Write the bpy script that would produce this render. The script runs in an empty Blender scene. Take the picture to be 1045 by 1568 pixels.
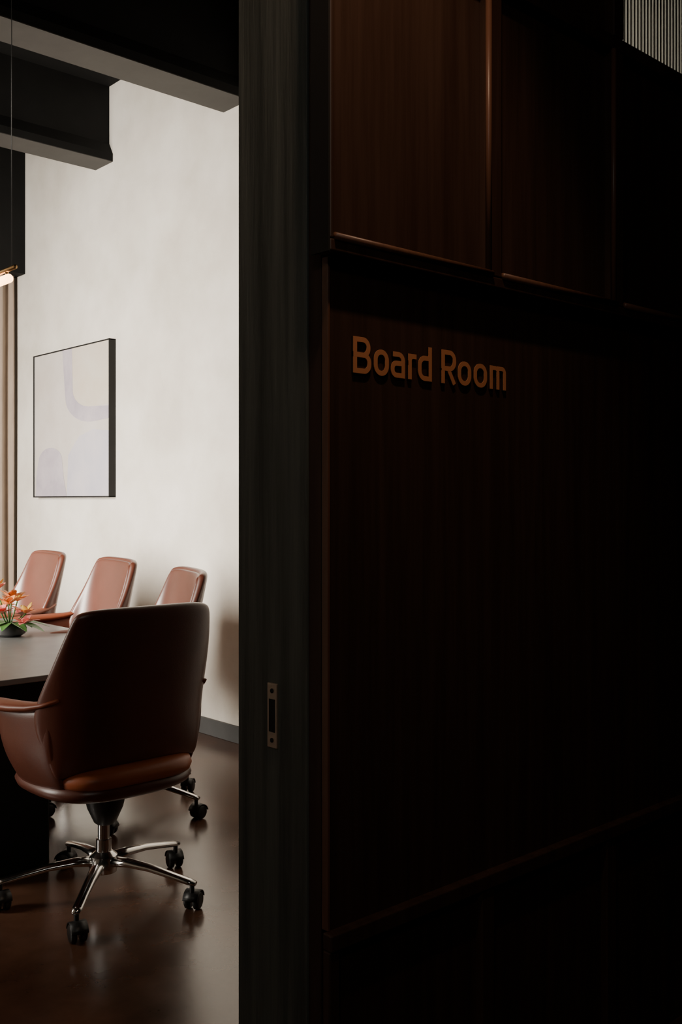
import bpy, math, random
from mathutils import Vector, Matrix
random.seed(7)
S = bpy.context.scene
C = S.collection

# ------------------------------------------------------------ materials
def mat(name, col, rough=0.5, metal=0.0, spec=0.5, col2=None, nscale=6, stretch=(1,1,1), bump=0.0, bscale=60, emit=None, estr=0, coat=0, detail=4, rvar=0, sheen=0, trans=0):
    m = bpy.data.materials.new(name); m.use_nodes = True
    nt = m.node_tree; b = nt.nodes['Principled BSDF']
    b.inputs['Base Color'].default_value = (*col, 1)
    b.inputs['Roughness'].default_value = rough
    b.inputs['Metallic'].default_value = metal
    b.inputs['Specular IOR Level'].default_value = spec
    b.inputs['Coat Weight'].default_value = coat
    b.inputs['Coat Roughness'].default_value = 0.36
    b.inputs['Sheen Weight'].default_value = sheen
    b.inputs['Transmission Weight'].default_value = trans
    tc = nt.nodes.new('ShaderNodeTexCoord'); mp = nt.nodes.new('ShaderNodeMapping')
    mp.inputs['Scale'].default_value = stretch
    nt.links.new(tc.outputs['Object'], mp.inputs['Vector'])
    if col2:
        n = nt.nodes.new('ShaderNodeTexNoise'); n.inputs['Scale'].default_value = nscale
        n.inputs['Detail'].default_value = detail; n.inputs['Roughness'].default_value = 0.6
        r = nt.nodes.new('ShaderNodeValToRGB')
        r.color_ramp.elements[0].position = 0.35; r.color_ramp.elements[1].position = 0.68
        r.color_ramp.elements[0].color = (*col, 1); r.color_ramp.elements[1].color = (*col2, 1)
        nt.links.new(mp.outputs['Vector'], n.inputs['Vector'])
        nt.links.new(n.outputs['Fac'], r.inputs['Fac'])
        nt.links.new(r.outputs['Color'], b.inputs['Base Color'])
        if rvar:
            mr = nt.nodes.new('ShaderNodeMapRange')
            mr.inputs['To Min'].default_value = rough - rvar; mr.inputs['To Max'].default_value = rough + rvar
            nt.links.new(n.outputs['Fac'], mr.inputs['Value']); nt.links.new(mr.outputs['Result'], b.inputs['Roughness'])
    if bump:
        n2 = nt.nodes.new('ShaderNodeTexNoise'); n2.inputs['Scale'].default_value = bscale; n2.inputs['Detail'].default_value = 5
        bp = nt.nodes.new('ShaderNodeBump'); bp.inputs['Strength'].default_value = bump; bp.inputs['Distance'].default_value = 0.01
        nt.links.new(mp.outputs['Vector'], n2.inputs['Vector'])
        nt.links.new(n2.outputs['Fac'], bp.inputs['Height']); nt.links.new(bp.outputs['Normal'], b.inputs['Normal'])
    if emit:
        b.inputs['Emission Color'].default_value = (*emit, 1); b.inputs['Emission Strength'].default_value = estr
    return m

M_plaster = mat('plaster_wall', (0.59,0.545,0.48), 0.85, col2=(0.75,0.71,0.65), nscale=1.9, bump=0.32, bscale=6, detail=7)
M_black = mat('black_ceiling_paint', (0.006,0.006,0.006), 0.9, spec=0.2, col2=(0.008,0.008,0.008))
M_beam_lit = mat('beam_soffit_lit_tone', (0.050,0.048,0.046), 0.7, col2=(0.062,0.06,0.057), nscale=5)  # paler tone paints in the light on the beam undersides
M_beam_shade = mat('beam_web_shade_tone', (0.006,0.006,0.006), 0.8, spec=0.2, col2=(0.009,0.009,0.009))  # near-black tone paints in the shade on the beam sides
M_header = mat('black_header', (0.005,0.005,0.005), 0.8, spec=0.2, col2=(0.007,0.007,0.007))
M_floor = mat('polished_concrete', (0.062,0.028,0.016), 0.22, col2=(0.135,0.063,0.038), nscale=2.6, detail=8, rvar=0.06, bump=0.02, bscale=25)
M_base = mat('baseboard_grey', (0.06,0.06,0.06), 0.5, col2=(0.07,0.07,0.07))
M_wood = mat('dark_walnut_veneer', (0.040,0.020,0.013), 0.45, col2=(0.066,0.035,0.024), nscale=8, stretch=(5,5,0.22), bump=0.08, bscale=12, detail=9, spec=0.3)
M_woodm = mat('walnut_moulding', (0.12,0.056,0.034), 0.38, col2=(0.16,0.072,0.044), nscale=9, stretch=(7,7,0.5), spec=0.4)
M_char = mat('charcoal_stained_oak', (0.045,0.051,0.048), 0.55, col2=(0.115,0.125,0.117), nscale=3.5, stretch=(8,8,0.35), bump=0.35, bscale=6, detail=8, spec=0.25)
M_dk = mat('dark_casing', (0.045,0.025,0.020), 0.55, col2=(0.06,0.034,0.027), stretch=(9,9,0.5), spec=0.2)
M_copper = mat('copper_letter', (0.60,0.235,0.10), 0.5, metal=0.0, col2=(0.64,0.26,0.115))
M_lside = mat('letter_side_black', (0.02,0.012,0.01), 0.6, spec=0.2, col2=(0.025,0.015,0.012))
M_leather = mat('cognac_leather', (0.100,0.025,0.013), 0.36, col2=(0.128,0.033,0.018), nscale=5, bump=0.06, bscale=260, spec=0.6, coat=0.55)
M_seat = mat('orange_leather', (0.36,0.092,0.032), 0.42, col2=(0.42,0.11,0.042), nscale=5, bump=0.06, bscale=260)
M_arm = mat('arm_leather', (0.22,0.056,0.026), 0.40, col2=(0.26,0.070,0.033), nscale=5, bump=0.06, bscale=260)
M_alu = mat('polished_aluminium', (0.62,0.60,0.58), 0.16, metal=1.0, col2=(0.68,0.66,0.64))
M_plastic = mat('black_plastic', (0.012,0.012,0.012), 0.4, col2=(0.018,0.018,0.018))
M_table = mat('satin_stone_top', (0.16,0.16,0.16), 0.34, col2=(0.19,0.19,0.185), nscale=12)
M_tbase = mat('black_table_base', (0.005,0.005,0.005), 0.6, spec=0.3, col2=(0.007,0.007,0.007))
M_curtain = mat('linen_curtain', (0.31,0.235,0.18), 0.9, col2=(0.37,0.285,0.22), nscale=30, stretch=(1,1,0.2), sheen=0.3)
M_brass = mat('brass', (0.55,0.33,0.15), 0.3, metal=1.0, col2=(0.6,0.37,0.17))
M_led = mat('warm_led_tube', (1,0.8,0.5), 0.5, emit=(1.0,0.52,0.20), estr=10)
M_steel = mat('satin_bronze_steel', (0.42,0.35,0.29), 0.4, metal=0.8, col2=(0.46,0.39,0.33))
M_hole_shade = mat('dark_slot_and_shade', (0.003,0.003,0.003), 0.8, col2=(0.004,0.004,0.004))  # slot and screws; also the painted shade at the panelling end
M_canvas = mat('painted_canvas', (0.47,0.42,0.385), 0.8, col2=(0.53,0.49,0.46), nscale=3, bump=0.05, bscale=120)
M_lav = mat('lavender_paint', (0.32,0.285,0.335), 0.8, col2=(0.43,0.38,0.42), nscale=4)
M_blue = mat('pale_blue_paint', (0.40,0.385,0.455), 0.8, col2=(0.49,0.455,0.49), nscale=3)
M_cream = mat('cream_paint', (0.50,0.435,0.36), 0.8, col2=(0.53,0.48,0.42), nscale=5)
M_leaf = mat('leaf_green', (0.05,0.16,0.04), 0.4, col2=(0.10,0.26,0.06), nscale=12)
M_orange = mat('petal_orange', (0.80,0.22,0.05), 0.45, col2=(0.90,0.40,0.14), nscale=12)
M_pink = mat('petal_pink', (0.70,0.12,0.12), 0.45, col2=(0.82,0.32,0.28), nscale=12)
M_yellow = mat('petal_yellow', (0.80,0.50,0.08), 0.45, col2=(0.75,0.62,0.18), nscale=12)
M_ceram = mat('dark_ceramic', (0.04,0.04,0.04), 0.3, col2=(0.05,0.05,0.05))
M_glass = mat('reeded_glass', (0.9,0.93,0.88), 0.05, trans=1.0)
M_white = mat('window_frame_paint', (0.05,0.05,0.05), 0.5, col2=(0.06,0.06,0.06))

# ------------------------------------------------------------ helpers
def empty(name, loc=(0,0,0), rz=0):
    e = bpy.data.objects.new(name, None); C.objects.link(e)
    e.location = loc; e.rotation_euler = (0,0,rz); e.empty_display_size = 0.1
    return e
def meshobj(name, vs, fs, m, parent=None, smooth=False):
    me = bpy.data.meshes.new(name); me.from_pydata([tuple(v) for v in vs], [], fs); me.update()
    import bmesh
    bm = bmesh.new(); bm.from_mesh(me); bmesh.ops.recalc_face_normals(bm, faces=bm.faces); bm.to_mesh(me); bm.free()
    if smooth:
        for p in me.polygons: p.use_smooth = True
    me.materials.append(m)
    o = bpy.data.objects.new(name, me); C.objects.link(o)
    if parent: o.parent = parent
    return o
def box(name, a, b, m, parent=None, bevel=0.0):
    x0,y0,z0 = a; x1,y1,z1 = b
    vs = [(x0,y0,z0),(x1,y0,z0),(x1,y1,z0),(x0,y1,z0),(x0,y0,z1),(x1,y0,z1),(x1,y1,z1),(x0,y1,z1)]
    fs = [(0,3,2,1),(4,5,6,7),(0,1,5,4),(1,2,6,5),(2,3,7,6),(3,0,4,7)]
    o = meshobj(name, vs, fs, m, parent)
    if bevel:
        md = o.modifiers.new('bevel','BEVEL'); md.width = bevel; md.segments = 3
    return o
def tube(name, path, radii, m, parent=None, seg=16, flat=1.0, sub=0, up=Vector((0,0,1))):
    vs=[]; fs=[]; n=len(path); P=[Vector(p) for p in path]
    for i,p in enumerate(P):
        d = (P[min(i+1,n-1)]-P[max(i-1,0)]).normalized()
        s = d.cross(up)
        if s.length<1e-4: s = d.cross(Vector((1,0,0)))
        s.normalize(); u = s.cross(d).normalized()
        r = radii[i] if hasattr(radii,'__len__') else radii
        for k in range(seg):
            a = 2*math.pi*k/seg
            vs.append(p + s*math.cos(a)*r + u*math.sin(a)*r*flat)
    for i in range(n-1):
        for k in range(seg):
            k2=(k+1)%seg
            fs.append((i*seg+k,i*seg+k2,(i+1)*seg+k2,(i+1)*seg+k))
    fs.append(tuple(range(seg))); fs.append(tuple((n-1)*seg+k for k in range(seg)))
    o = meshobj(name, vs, fs, m, parent, True)
    return o
def grid(name, rows, m, parent=None, thick=0.0, sub=2, smooth=True, offset=0):
    nr=len(rows); nc=len(rows[0]); vs=[v for r in rows for v in r]; fs=[]
    for i in range(nr-1):
        for j in range(nc-1):
            fs.append((i*nc+j,i*nc+j+1,(i+1)*nc+j+1,(i+1)*nc+j))
    o = meshobj(name, vs, fs, m, parent, smooth)
    if thick:
        md=o.modifiers.new('sol','SOLIDIFY'); md.thickness=thick; md.offset=offset
    if sub:
        md=o.modifiers.new('sub','SUBSURF'); md.levels=sub; md.render_levels=sub
    return o
def pillow(name, c, hx, hy, hz, m, parent=None, e=3.2, ez=2.4, crown=0.0, seg=48, rings=12):
    vs=[]; fs=[]
    for i in range(1,rings):
        ph = -math.pi/2 + math.pi*i/rings
        cz = math.sin(ph); cr = math.cos(ph)
        zz = math.copysign(abs(cz)**(2/ez), cz); rr = cr**(2/ez)
        for k in range(seg):
            a=2*math.pi*k/seg; ca=math.cos(a); sa=math.sin(a)
            x=math.copysign(abs(ca)**(2/e),ca)*rr; y=math.copysign(abs(sa)**(2/e),sa)*rr
            vs.append((c[0]+x*hx, c[1]+y*hy, c[2]+zz*hz+crown*x*x))
    for i in range(rings-2):
        for k in range(seg):
            k2=(k+1)%seg
            fs.append((i*seg+k,i*seg+k2,(i+1)*seg+k2,(i+1)*seg+k))
    fs.append(tuple(range(seg))); fs.append(tuple((rings-2)*seg+k for k in range(seg)))
    return meshobj(name, vs, fs, m, parent, True)
def lathe(name, prof, m, parent=None, c=(0,0,0), seg=32):
    vs=[]; fs=[]
    for r,z in prof:
        for k in range(seg):
            a=2*math.pi*k/seg; vs.append((c[0]+r*math.cos(a), c[1]+r*math.sin(a), c[2]+z))
    n=len(prof)
    for i in range(n-1):
        for k in range(seg):
            k2=(k+1)%seg; fs.append((i*seg+k,i*seg+k2,(i+1)*seg+k2,(i+1)*seg+k))
    fs.append(tuple(range(seg))); fs.append(tuple((n-1)*seg+k for k in range(seg)))
    o=meshobj(name,vs,fs,m,parent,True)
    md=o.modifiers.new('es','EDGE_SPLIT'); md.split_angle=math.radians(40)
    return o

# ------------------------------------------------------------ room shell
YW=1.20; XB=3.32; ZC=4.10; HC=3.05
box('floor', (-2.4,-2.4,-0.1), (5.0,7.7,0.0), M_floor)
box('ceiling', (-1.8,1.43,ZC), (3.5,7.7,ZC+0.1), M_black)
box('ceiling_hall', (-2.4,-2.4,HC), (5.0,1.20,HC+0.1), M_black)
box('wall_east', (XB,1.43,0), (XB+0.15,7.6,ZC), M_plaster)
box('baseboard_east', (XB-0.015,1.43,0), (XB,7.45,0.095), M_base, bevel=0.003)
# far wall + header
box('wall_north', (-1.8,7.5,0), (3.47,7.65,ZC), M_plaster)
box('trim_1', (-1.7,7.21,3.07), (XB,7.5,ZC), M_header)
# window (west) wall
wz0,wz1,wy0,wy1 = 0.7,2.9,3.6,7.0
ww = empty('wall_west')
box('lower', (-1.8,1.43,0), (-1.65,7.6,wz0), M_plaster, ww)
box('upper', (-1.8,1.43,wz1), (-1.65,7.6,ZC), M_plaster, ww)
box('side_a', (-1.8,1.43,wz0), (-1.65,wy0,wz1), M_plaster, ww)
box('side_b', (-1.8,wy1,wz0), (-1.65,7.6,wz1), M_plaster, ww)
wn = empty('window_1')
for i in range(4):
    y = wy0+(wy1-wy0-0.05)*i/3
    box('mullion_%d'%i, (-1.76,y,wz0), (-1.70,y+0.05,wz1), M_white, wn)
box('sill', (-1.78,wy0,wz0), (-1.63,wy1,wz0+0.04), M_white, wn)
box('head', (-1.76,wy0,wz1-0.05), (-1.70,wy1,wz1), M_white, wn)
# hall enclosure
box('wall_hall_west', (-2.4,-2.4,0), (-2.3,1.2,HC), M_black)
box('wall_hall_south', (-2.4,-2.5,0), (5.0,-2.4,HC), M_black)
box('wall_hall_east', (5.0,-2.4,0), (5.1,1.2,HC), M_black)

# ------------------------------------------------------------ partition
XJ=1.058
ws = empty('wall_south')
gx0,gx1,gz0,gz1 = 1.880,3.02,2.332,2.90
box('core_low', (XJ+0.012,YW+0.001,0), (5.0,1.43,gz0), M_black, ws)
box('core_a', (XJ+0.012,YW+0.001,gz0), (gx0,1.43,ZC), M_black, ws)
box('core_b', (gx1,YW+0.001,gz0), (5.0,1.43,ZC), M_black, ws)
box('core_c', (gx0,YW+0.001,gz1), (gx1,1.43,ZC), M_black, ws)
box('over_door', (-0.15,YW,2.75), (XJ+0.012,1.43,ZC), M_black, ws)
box('left_part', (-2.4,YW,0), (-0.15,1.43,ZC), M_black, ws)
# jamb
jb = empty('door_jamb')
box('jamb_board', (XJ,1.246,0), (XJ+0.03,1.434,2.75), M_char, jb, bevel=0.0015)
box('jamb_casing', (XJ+0.004,1.215,0), (XJ+0.03,1.2455,2.75), M_dk, jb, bevel=0.001)
# strike plate
sp = empty('strike_plate')
yc=1.334
box('plate', (XJ-0.003,yc-0.013,0.93), (XJ+0.001,yc+0.013,1.04), M_steel, sp, bevel=0.001)
box('slot', (XJ-0.0036,yc-0.008,0.957), (XJ-0.0028,yc+0.008,1.013), M_hole_shade, sp)
for z in (0.943,1.027):
    o=lathe('screw', [(0.004,0),(0.004,0.0012),(0.002,0.0016)], M_hole_shade, sp)
    o.rotation_euler=(0,-math.pi/2,0); o.location=(XJ-0.003,yc,z)

# panelling
pn = empty('wall_panelling')
P=0.035; XL=1.036
box('panel_main', (XJ+0.004,YW-0.002,0.66), (5.0,YW+0.001,1.78), M_wood, pn)
box('edge_left', (XJ+0.001,YW-0.005,0.66), (XJ+0.006,YW+0.01,1.742), M_woodm, pn, bevel=0.001)
zt0=1.742; ztr0=2.300; ztr1=2.330
xs=[XL,1.427,1.838,2.246,2.656,3.066,3.476,3.886]
box('rail_mid', (xs[0]+0.002,YW-P,zt0), (5.0,YW,zt0+0.020), M_wood, pn, bevel=0.003)
box('rail_top', (xs[0]+0.002,YW-P,ztr0), (5.0,YW,ztr1), M_wood, pn, bevel=0.003)
box('rail_crown', (xs[0]+0.002,YW-P,2.90), (5.0,YW,HC), M_wood, pn, bevel=0.003)
box('end_shade_sheet', (XL-0.001,YW-P+0.002,zt0), (XL+0.003,YW+0.01,HC), M_hole_shade, pn)  # thin dark sheet, paints shade onto the panelling's left side
for i,x in enumerate(xs):
    w = 0.037 if i else 0.010
    box('stile_up_%d'%i, (x+(0 if i else 0.002),YW-P,zt0+0.020), (x+w,YW,ztr0), M_wood, pn, bevel=0.003)
    box('stile_tr_%d'%i, (x+(0 if i else 0.002),YW-P,ztr1), (x+w,YW,2.90), M_wood, pn, bevel=0.003)
    if i<len(xs)-1:
        x0=x+w; x1=xs[i+1]
        box('field_up_%d'%i, (x0,YW-0.012,zt0+0.020), (x1,YW-0.002,ztr0), M_wood, pn)
        r=0.006
        tube('bead_b%d'%i, [(x0,YW-P-0.001,zt0+0.024),(x1+0.006,YW-P-0.001,zt0+0.024)], r, M_woodm, pn, 12)
        tube('bead_r%d'%i, [(x1-0.001,YW-P+0.001,zt0+0.024),(x1-0.001,YW-P+0.001,ztr0)], r, M_woodm, pn, 12, up=Vector((0,1,0)))
        if i not in (2,3,4):
            box('field_tr_%d'%i, (x0,YW-0.012,ztr1), (x1,YW-0.002,2.90), M_wood, pn)
# low rail and lower panels
box('rail_low', (1.052,YW-0.022,0.632), (5.0,YW,0.660), M_wood, pn, bevel=0.003)
box('plinth', (XJ+0.0,YW-0.02,0), (5.0,YW,0.14), M_wood, pn)
for i,x in enumerate(xs):
    box('stile_lo_%d'%i, (max(x,1.052),YW-0.018,0.14), (x+0.037,YW,0.632), M_wood, pn, bevel=0.003)
box('panel_low', (XJ+0.004,YW-0.003,0.14), (5.0,YW+0.001,0.632), M_wood, pn)

# reeded glass transom : shallow reeds in front, flat back
tg = empty('window_2')
for pi,(ga,gb) in enumerate([(1.876,2.245),(2.284,2.655),(2.694,3.02)]):
    prof=[]; pitch=0.0135; k=int((gb-ga)/pitch)*8
    for i in range(k+1):
        x=ga+(gb-ga)*i/k
        prof.append((x, YW-0.016-0.0011*abs(math.sin(math.pi*i/8))))
    prof += [(gb,YW-0.010),(ga,YW-0.010)]
    n=len(prof)
    vs=[(x,y,ztr1-0.002) for x,y in prof]+[(x,y,gz1) for x,y in prof]
    fs=[(i,(i+1)%n,n+(i+1)%n,n+i) for i in range(n)]+[tuple(range(n)),tuple(range(n,2*n))]
    meshobj('reeded_pane_%d'%pi, vs, fs, M_glass, tg)

# ------------------------------------------------------------ sign letters
def fillet(pts, rad, closed=False, seg=8):
    out=[]; n=len(pts)
    for i,(x,y,*rr) in enumerate(pts):
        r = rr[0] if rr else rad
        if (not closed and i in (0,n-1)) or r==0:
            out.append((x,y)); continue
        p=Vector((x,y)); a=Vector(pts[i-1][:2])-p; b=Vector(pts[(i+1)%n][:2])-p
        r=min(r,a.length*0.49,b.length*0.49) if not (a.length<0.012 or b.length<0.012) else min(r,a.length*0.8,b.length*0.8)
        a.normalize(); b.normalize()
        c=p+a*r+b*r
        for k in range(seg+1):
            t=k/seg*math.pi/2
            q = c - b*r*math.cos(t) - a*r*math.sin(t)
            out.append((q.x,q.y))
    return out
def ribbon(pts, t, closed, y0, y1, vs, fs):
    q=[]
    for p in pts:
        if not q or (Vector(p)-Vector(q[-1])).length>1e-5: q.append(p)
    if closed and (Vector(q[0])-Vector(q[-1])).length<1e-5: q.pop()
    pts=q
    n=len(pts); P=[Vector(p) for p in pts]; L=[];R=[]
    for i in range(n):
        if closed: d1=(P[i]-P[i-1]); d2=(P[(i+1)%n]-P[i])
        else:
            d1=P[i]-P[i-1] if i>0 else P[1]-P[0]
            d2=P[i+1]-P[i] if i<n-1 else P[i]-P[i-1]
        d1.normalize(); d2.normalize(); n1=Vector((-d1.y,d1.x)); n2=Vector((-d2.y,d2.x))
        m=(n1+n2).normalized(); s=min(1/max(m.dot(n1),0.4),1.6)
        L.append(P[i]+m*t/2*s); R.append(P[i]-m*t/2*s)
    b0=len(vs)
    for i in range(n):
        vs += [(L[i].x,y0,L[i].y),(R[i].x,y0,R[i].y),(L[i].x,y1,L[i].y),(R[i].x,y1,R[i].y)]
    for i in range(n if closed else n-1):
        j=(i+1)%n; a=b0+4*i; b=b0+4*j
        fs += [(a,a+1,b+1,b),(a+2,b+2,b+3,a+3),(a,b,b+2,a+2),(a+1,a+3,b+3,b+1)]
    if not closed:
        a=b0; fs.append((a,a+2,a+3,a+1)); a=b0+4*(n-1); fs.append((a,a+1,a+3,a+2))
T=0.0084; H=0.0600; XH=0.0440
def letter(ch, x0, x1, zb, parent, y0, y1, m_, nm, tk=1.0):
    h=T/2; l=x0+h; r=x1-h; w=r-l; S_=[]
    if ch=='B':
        m=H*0.51; rt=r-0.002; rr=0.012
        S_.append(([(l,m,0),(l,H-h,0),(rt,H-h,rr),(rt,m,rr)],True))
        S_.append(([(l,h,0),(l,m,0),(r,m,rr),(r,h,rr)],True))
    elif ch=='R':
        m=H*0.45
        S_.append(([(l,m,0),(l,H-h,0),(r,H-h,0.013),(r,m,0.013)],True))
        S_.append(([(l,0),(l,m)],False)); S_.append(([(l+w*0.45,m),(r,0)],False))
    elif ch=='o': S_.append(([(l,h,0.0135),(r,h,0.0135),(r,XH-h,0.0135),(l,XH-h,0.0135)],True))
    elif ch=='a':
        S_.append(([(l+0.001,XH-h),(r,XH-h,0.011),(r,0)],False))
        m=XH*0.56
        S_.append(([(r,m,0),(l,m,0.009),(l,h,0.009),(r,h,0)],True))
    elif ch=='r':
        S_.append(([(l,0),(l,XH)],False)); S_.append(([(l,XH-0.020),(l,XH-h,0.009),(x1,XH-h)],False))
    elif ch=='d':
        S_.append(([(l,h,0.0125),(r,h,0),(r,XH-h,0),(l,XH-h,0.0125)],True)); S_.append(([(r,0),(r,H)],False))
    elif ch=='m':
        c=(l+r)/2
        S_.append(([(l,0),(l,XH)],False))
        S_.append(([(l,XH-h),(c,XH-h,0.008),(c,0)],False))
        S_.append(([(c-0.002,XH-h),(r,XH-h,0.008),(r,0)],False))
    vs=[];fs=[]
    for i,(pts,cl) in enumerate(S_):
        f=fillet(pts,0,cl)
        ribbon([(x,z+zb) for x,z in f], T*tk*(0.92 if ch=='m' else 1), cl, y0+i*0.00005, y1, vs, fs)
    return meshobj(nm+ch, vs, fs, m_, parent)
sg = empty('board_room_sign')
K=1.1935/1.2
for ch,a,b in [('B',1.119,1.160),('o',1.1665,1.2015),('a',1.207,1.241),('r',1.2495,1.2700),('d',1.2745,1.3095),('R',1.3355,1.3745),('o',1.380,1.4165),('o',1.4245,1.4620),('m',1.4710,1.5190)]:
    letter(ch, a*K, b*K, 1.560, sg, 1.1930, 1.1940, M_copper, 'face_')
    letter(ch, a*K, b*K, 1.560, sg, 1.1941, 1.1978, M_lside, 'back_', 0.96)

# ------------------------------------------------------------ beams
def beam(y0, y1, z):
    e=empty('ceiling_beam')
    box('flange',(-1.65,y0,z),(XB,y1,z+0.03),M_beam_lit,e)
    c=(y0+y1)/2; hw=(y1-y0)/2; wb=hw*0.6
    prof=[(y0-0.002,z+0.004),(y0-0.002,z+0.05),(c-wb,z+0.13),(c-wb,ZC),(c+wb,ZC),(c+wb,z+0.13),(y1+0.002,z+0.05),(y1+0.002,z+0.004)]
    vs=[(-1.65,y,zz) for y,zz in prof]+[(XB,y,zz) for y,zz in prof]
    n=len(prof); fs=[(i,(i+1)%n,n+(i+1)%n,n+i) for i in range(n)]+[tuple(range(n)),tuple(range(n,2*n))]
    meshobj('web', vs, fs, M_beam_shade, e)
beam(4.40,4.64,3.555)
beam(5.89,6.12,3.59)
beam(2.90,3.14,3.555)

# ------------------------------------------------------------ curtain
rows=[]
for z in (0.02,0.8,1.6,2.4,3.2):
    row=[]
    for i in range(121):
        x=2.3+0.99*i/120
        row.append((x, 7.36+0.022*math.sin(i*0.62)+0.010*math.sin(i*0.23+z), z))
    rows.append(row)
grid('curtain', rows, M_curtain, None, 0.003, 1)

# ------------------------------------------------------------ art
art=empty('framed_painting')
y0,y1,z0,z1 = 5.85,6.97,1.375,2.415
t=0.05; xf=XB-t
fw=0.008
for nm,a,b in [('frame_b',(xf,y0,z0),(XB,y1,z0+fw)),('frame_t',(xf,y0,z1-fw),(XB,y1,z1)),('frame_r',(xf,y0,z0),(XB,y0+fw,z1)),('frame_l',(xf,y1-fw,z0),(XB,y1,z1))]:
    box(nm,a,b,M_tbase,art,bevel=0.001)
box('canvas',(xf+0.008,y0+fw,z0+fw),(XB-0.002,y1-fw,z1-fw),M_canvas,art)
def shape(nm, pts, m, k):
    x=xf+0.0075-k*0.0006
    W=y1-y0-2*fw; Hh=z1-z0-2*fw
    vs=[(x, y1-fw-u*W, z0+fw+v*Hh) for u,v in pts]
    meshobj(nm, vs, [tuple(range(len(vs)))], m, art)
def arc(cx,cy,rx,ry,a0,a1,n=14):
    return [(cx+rx*math.cos(math.radians(a0+(a1-a0)*i/n)), cy+ry*math.sin(math.radians(a0+(a1-a0)*i/n))) for i in range(n+1)]
shape('paint_cream',[(0.44,0.62),(0.44,1),(1,1),(1,0.60),(0.7,0.57)],M_cream,1)
shape('paint_lavender_block',[(0.02,0),(0.03,0.16)]+arc(0.23,0.24,0.17,0.10,170,20)+[(0.42,0.12),(0.46,0)],M_lav,1)
o_=arc(0.78,0.68,0.34,0.19,180,275); i_=arc(0.78,0.72,0.24,0.13,275,180)
shape('paint_lavender_stroke',[(0.40,1.0)]+o_+[(0.99,0.50),(0.99,0.58)]+i_+[(0.53,1.0)],M_lav,2)
shape('paint_blue_base',[(0.46,0),(0.48,0.28),(0.62,0.40),(0.8,0.44),(1,0.42),(1,0)],M_blue,1)

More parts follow.
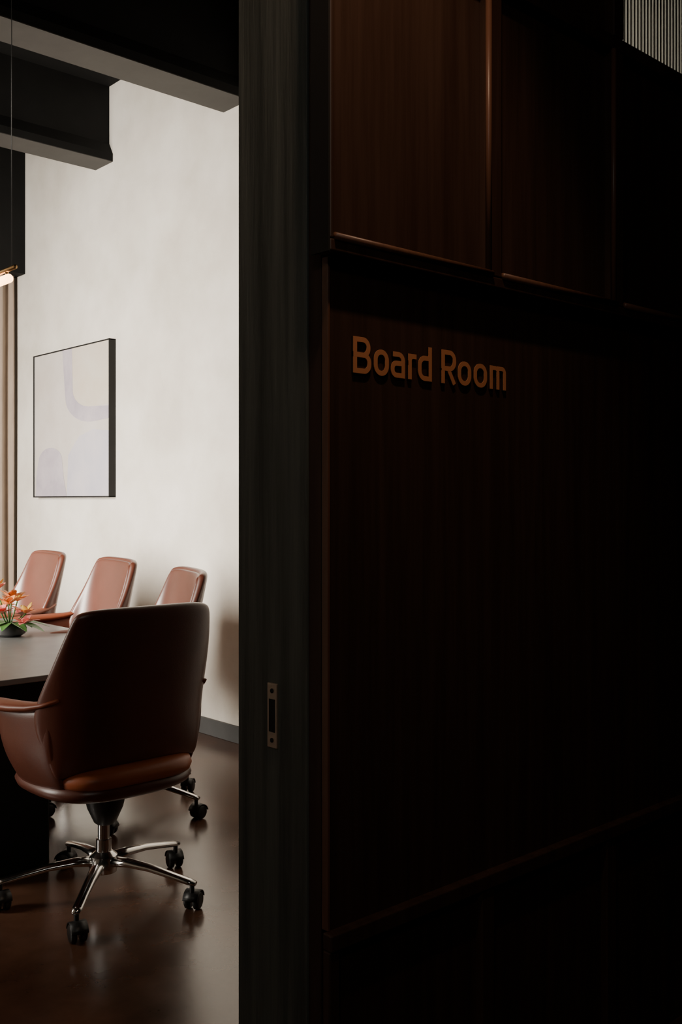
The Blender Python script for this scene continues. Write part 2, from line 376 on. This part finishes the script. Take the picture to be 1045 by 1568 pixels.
# ------------------------------------------------------------ chairs
def chair(loc, rz, phase, dz=0.0):
    c=empty('office_chair', (loc[0],loc[1],0), rz)
    R=[(0.502,0.250,-0.205,0.05),(0.54,0.272,-0.220,0.08),(0.61,0.294,-0.232,0.12),(0.68,0.304,-0.242,0.14),(0.75,0.296,-0.252,0.115),(0.83,0.282,-0.264,0.080),(0.91,0.266,-0.278,0.058),(0.98,0.250,-0.292,0.045),(1.018,0.238,-0.298,0.040)]
    rows=[]
    N=14
    for i,(z,hw,yc,wr) in enumerate(R):
        row=[]
        for j in range(N+1):
            s=-1+2*j/N
            zz=z
            if i==0: zz-=0.035*abs(s)**3
            if i>=7: zz-=0.008*abs(s)**4*(i-6)
            row.append((hw*math.sin(s*math.pi/2*0.82)/math.sin(math.pi/2*0.82), yc+wr*abs(s)**2.6, zz+dz))
        rows.append(row)
    grid('back_shell', rows, M_leather, c, 0.036, 2)
    rows2=[]
    for i,(z,hw,yc,wr) in enumerate(R):
        row=[]
        for j in range(N+1):
            s=-1+2*j/N; q=hw*0.95
            bul=0.012*(1-abs(s)**3)*math.sin(math.pi*min(1,0.15+i/8*0.7))
            zz=z-(0.014 if i==8 else 0)
            row.append((q*math.sin(s*math.pi/2*0.82)/math.sin(math.pi/2*0.82), yc+wr*abs(s*0.95)**2.6+0.012+bul, zz+dz-0.008*abs(s)**4*max(0,i-6)))
        rows2.append(row)
    grid('back_cushion', rows2, M_leather, c, 0.026, 2)
    for sx in (-1,1):
        top=[(0.278,-0.175,0.715),(0.298,-0.10,0.697),(0.314,-0.02,0.688),(0.324,0.06,0.684),(0.322,0.13,0.680)]
        bot=[(0.222,-0.175,0.44),(0.238,-0.10,0.425),(0.245,-0.02,0.42),(0.243,0.06,0.42),(0.235,0.10,0.425)]
        rows=[]
        for kk in range(6):
            t_=kk/5; row=[]
            for a,b in zip(bot,top):
                bul=0.028*math.sin(math.pi*min(t_*1.1,1))
                row.append((sx*(a[0]+(b[0]-a[0])*t_+bul*0.8), a[1]+(b[1]-a[1])*t_, a[2]+(b[2]-a[2])*t_+dz))
            rows.append(row)
        grid('side_shell', rows, M_leather, c, 0.026, 2)
        path=[(0.268,-0.205,0.735),(0.285,-0.15,0.715),(0.302,-0.09,0.703),(0.320,-0.02,0.697),(0.334,0.06,0.693),(0.340,0.13,0.690),(0.338,0.185,0.688),(0.334,0.205,0.687)]
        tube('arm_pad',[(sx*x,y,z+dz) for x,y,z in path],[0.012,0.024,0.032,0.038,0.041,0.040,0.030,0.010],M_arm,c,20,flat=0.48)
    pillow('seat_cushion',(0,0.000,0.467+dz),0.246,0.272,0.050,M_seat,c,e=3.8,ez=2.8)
    pillow('seat_pan',(0,-0.002,0.426+dz),0.272,0.264,0.048,M_leather,c,e=2.8,ez=2.6)
    lathe('tilt_housing',[(0.030,0.255),(0.038,0.262),(0.060,0.31),(0.072,0.36),(0.075,0.395)],M_plastic,c,(0,-0.01,dz))
    box('mech_plate',(-0.09,-0.12,0.372+dz),(0.09,0.10,0.395+dz),M_plastic,c,bevel=0.006)
    tube('lever',[(0.05,0.02,0.365+dz),(0.18,0.03,0.36+dz),(0.25,0.04,0.355+dz)],[0.006,0.006,0.01],M_plastic,c,10)
    lathe('gas_column',[(0.026,0.12),(0.026,0.20),(0.020,0.202),(0.020,0.27+dz)],M_alu,c)
    lathe('base_hub',[(0.020,0.085),(0.045,0.09),(0.050,0.115),(0.046,0.145),(0.030,0.158),(0.027,0.160)],M_alu,c)
    for k in range(5):
        a=phase-rz+k*math.tau/5
        ca,sa=math.cos(a),math.sin(a)
        path=[(0.03,0.126),(0.10,0.128),(0.18,0.120),(0.26,0.105),(0.325,0.092),(0.348,0.088)]
        tube('base_leg_%d'%(k+1),[(ca*r,sa*r,z) for r,z in path],[0.028,0.023,0.019,0.017,0.017,0.012],M_alu,c,14,flat=0.62)
        cx,cy=ca*0.335,sa*0.335
        ang=a+random.uniform(-1.2,1.2)
        e=Vector((math.cos(ang),math.sin(ang),0)); f=Vector((-e.y,e.x,0))
        cen=Vector((cx,cy,0.029))+f*0.012
        lathe('castor_stem_%d'%(k+1),[(0.008,0.045),(0.008,0.085)],M_plastic,c,(cx,cy,0),12)
        for sgn in (-1,1):
            p0=cen+e*0.007*sgn; p1=cen+e*0.026*sgn
            q=[p0,p0+(p1-p0)*0.12,p0+(p1-p0)*0.8,p1]
            tube('castor_wheel_%d'%(k+1),q,[0.026,0.029,0.029,0.024],M_plastic,c,24)
        hr=[]
        for i in range(9):
            th=math.radians(10+160*i/8)
            hr.append([cen+f*math.cos(th)*0.033+Vector((0,0,math.sin(th)*0.033))+e*w for w in (-0.026,0,0.026)])
        grid('castor_hood_%d'%(k+1),hr,M_plastic,c,0.003,0)
    return c
chair((1.690,3.06),0.0,math.radians(11))
chair((2.25,3.85),math.radians(72),math.radians(-64),0.033)
chair((2.33,4.60),math.radians(82),math.radians(20),0.042)
chair((2.34,5.38),math.radians(84),math.radians(-10),0.048)

# ------------------------------------------------------------ table
tb=empty('conference_table')
tx0,tx1,ty0,ty1=1.13,2.25,3.27,6.4
pts=[]
r=0.12
for cx,cy,a0 in [(tx1-r,ty1-r,0),(tx0+r,ty1-r,90),(tx0+r,ty0+r,180),(tx1-r,ty0+r,270)]:
    for i in range(9):
        a=math.radians(a0+90*i/8); pts.append((cx+r*math.cos(a),cy+r*math.sin(a)))
n=len(pts)
vs=[(x,y,0.722) for x,y in pts]+[(x,y,0.742) for x,y in pts]
fs=[tuple(range(n)),tuple(range(n,2*n))]+[(i,(i+1)%n,n+(i+1)%n,n+i) for i in range(n)]
o=meshobj('table_top',vs,fs,M_table,tb); md=o.modifiers.new('b','BEVEL'); md.width=0.003; md.segments=2; md.limit_method='ANGLE'
box('table_pedestal',(1.28,3.46,0.0),(1.69,4.4,0.722),M_tbase,tb,bevel=0.01)
box('table_pedestal_b',(1.28,5.3,0.0),(1.69,6.1,0.722),M_tbase,tb,bevel=0.01)

# ------------------------------------------------------------ flower arrangement
fl=empty('flower_arrangement',(1.915,4.32,0.7435))
lathe('vase',[(0.05,0.0),(0.07,0.012),(0.075,0.035),(0.065,0.055),(0.055,0.06)],M_ceram,fl)
def blade(nm, d, L, w, lift, droop, m, base=(0,0,0.07)):
    d=Vector((math.cos(d),math.sin(d),0)); s=Vector((-d.y,d.x,0)); rows=[]; b_=Vector(base)
    for i in range(9):
        t_=i/8
        p=b_+d*(L*t_)+Vector((0,0,lift*t_-droop*t_*t_))
        ww_=w*math.sin(math.pi*min(0.08+t_*0.92,1))**0.8+0.001
        rows.append([p-s*ww_+Vector((0,0,0.25*ww_)),p,p+s*ww_+Vector((0,0,0.25*ww_))])
    grid(nm,rows,m,fl,0.0015,1)
for i in range(11):
    blade('leaf_%d'%i, i*0.58+random.uniform(-.2,.2), random.uniform(.13,.20), random.uniform(.018,.028), random.uniform(.01,.04), random.uniform(.04,.06), M_leaf, (0,0,0.055))
blooms=[(0.06,-0.04,0.10,M_orange),(-0.06,-0.05,0.11,M_pink),(0.0,0.06,0.12,M_orange),(0.08,0.05,0.08,M_pink),(-0.09,0.03,0.09,M_orange),(0.0,-0.02,0.17,M_orange),(-0.05,0.02,0.21,M_pink),(0.03,-0.09,0.06,M_pink),(0.05,0.03,0.15,M_orange),(-0.04,-0.08,0.15,M_orange)]
for bi,(bx,by,bz,bm_) in enumerate(blooms):
    tube('stem_%d'%bi,[(0,0,0.04),(bx*0.6,by*0.6,bz*0.6+0.01),(bx,by,bz)],0.003,M_leaf,fl,8)
    for k in range(10):
        inner = k%3==0
        blade('petal_%d_%d'%(bi,k), k*math.tau/10+bi, random.uniform(.025,.035) if inner else random.uniform(.050,.072), random.uniform(.014,.019), random.uniform(.04,.055) if inner else random.uniform(.015,.045), random.uniform(.0,.02), M_yellow if (inner and bi%2==0) else bm_, (bx,by,bz))

# ------------------------------------------------------------ pendant
pd=empty('linear_pendant_lamp')
px_=1.70; z_=2.275
for i,y in enumerate((3.815,5.55)):
    tube('cable_%d'%i,[(px_,y,z_),(px_,y,ZC)],0.0017,M_plastic,pd,8)
    lathe('canopy_%d'%i,[(0.05,ZC-0.03),(0.05,ZC)],M_plastic,pd,(px_,y,0))
tube('bar',[(px_,3.78,z_),(px_,5.60,z_)],0.009,M_brass,pd,16)
tube('led_tube',[(px_,3.84,z_-0.036),(px_,5.54,z_-0.036)],0.018,M_led,pd,16)
for i,y in enumerate((3.86,4.7,5.54)):
    tube('clip_%d'%i,[(px_,y,z_),(px_,y,z_-0.045)],0.007,M_brass,pd,10)

# ------------------------------------------------------------ lights
def area(name, loc, target, sx, sy, e, col, spread=180):
    l=bpy.data.lights.new(name,'AREA'); l.shape='RECTANGLE'; l.size=sx; l.size_y=sy; l.energy=e; l.color=col
    l.spread=math.radians(spread)
    o=bpy.data.objects.new(name,l); C.objects.link(o); o.location=loc
    o.rotation_euler=(Vector(target)-Vector(loc)).to_track_quat('-Z','Z').to_euler()
    return o
area('window_daylight',(-1.60,5.3,1.90),(3.3,5.65,0.80),3.0,1.4,265,(1.0,0.93,0.82),90)
def spot(name, loc, target, e, col, ang, blend=1.0, rad=0.03):
    l=bpy.data.lights.new(name,'SPOT'); l.energy=e; l.color=col; l.spot_size=math.radians(ang); l.spot_blend=blend; l.shadow_soft_size=rad
    o=bpy.data.objects.new(name,l); C.objects.link(o); o.location=loc
    o.rotation_euler=(Vector(target)-Vector(loc)).to_track_quat('-Z','Y').to_euler()
    return o
spot('hall_downlight',(0.85,0.70,2.98),(1.14,1.2,2.08),36,(1.0,0.68,0.45),54)
spot('added_wall_fill',(2.6,2.35,3.95),(XB,2.38,3.0),13,(0.95,1.0,0.88),58,1.0,0.05)  # added unseen light, brightens the wall behind the reeded glass
area('added_hall_fill',(-0.9,-0.6,2.95),(0.9,1.2,1.2),0.4,0.4,7,(1.0,0.97,0.86))  # added unseen fill, softly lifts the jamb and panelling
w=bpy.data.worlds.new('world'); S.world=w; w.use_nodes=True
w.node_tree.nodes['Background'].inputs['Color'].default_value=(0.5,0.6,0.7,1)
w.node_tree.nodes['Background'].inputs['Strength'].default_value=0.05

# ------------------------------------------------------------ camera
cd=bpy.data.cameras.new('camera'); cam=bpy.data.objects.new('camera',cd); C.objects.link(cam)
cam.location=(0,0,1.35); cam.rotation_euler=(math.radians(90),0,math.radians(-42.3))
cd.sensor_fit='VERTICAL'; cd.sensor_height=36; cd.sensor_width=24; cd.lens=35.08; cd.shift_y=-17/1568
cd.clip_start=0.05
S.camera=cam
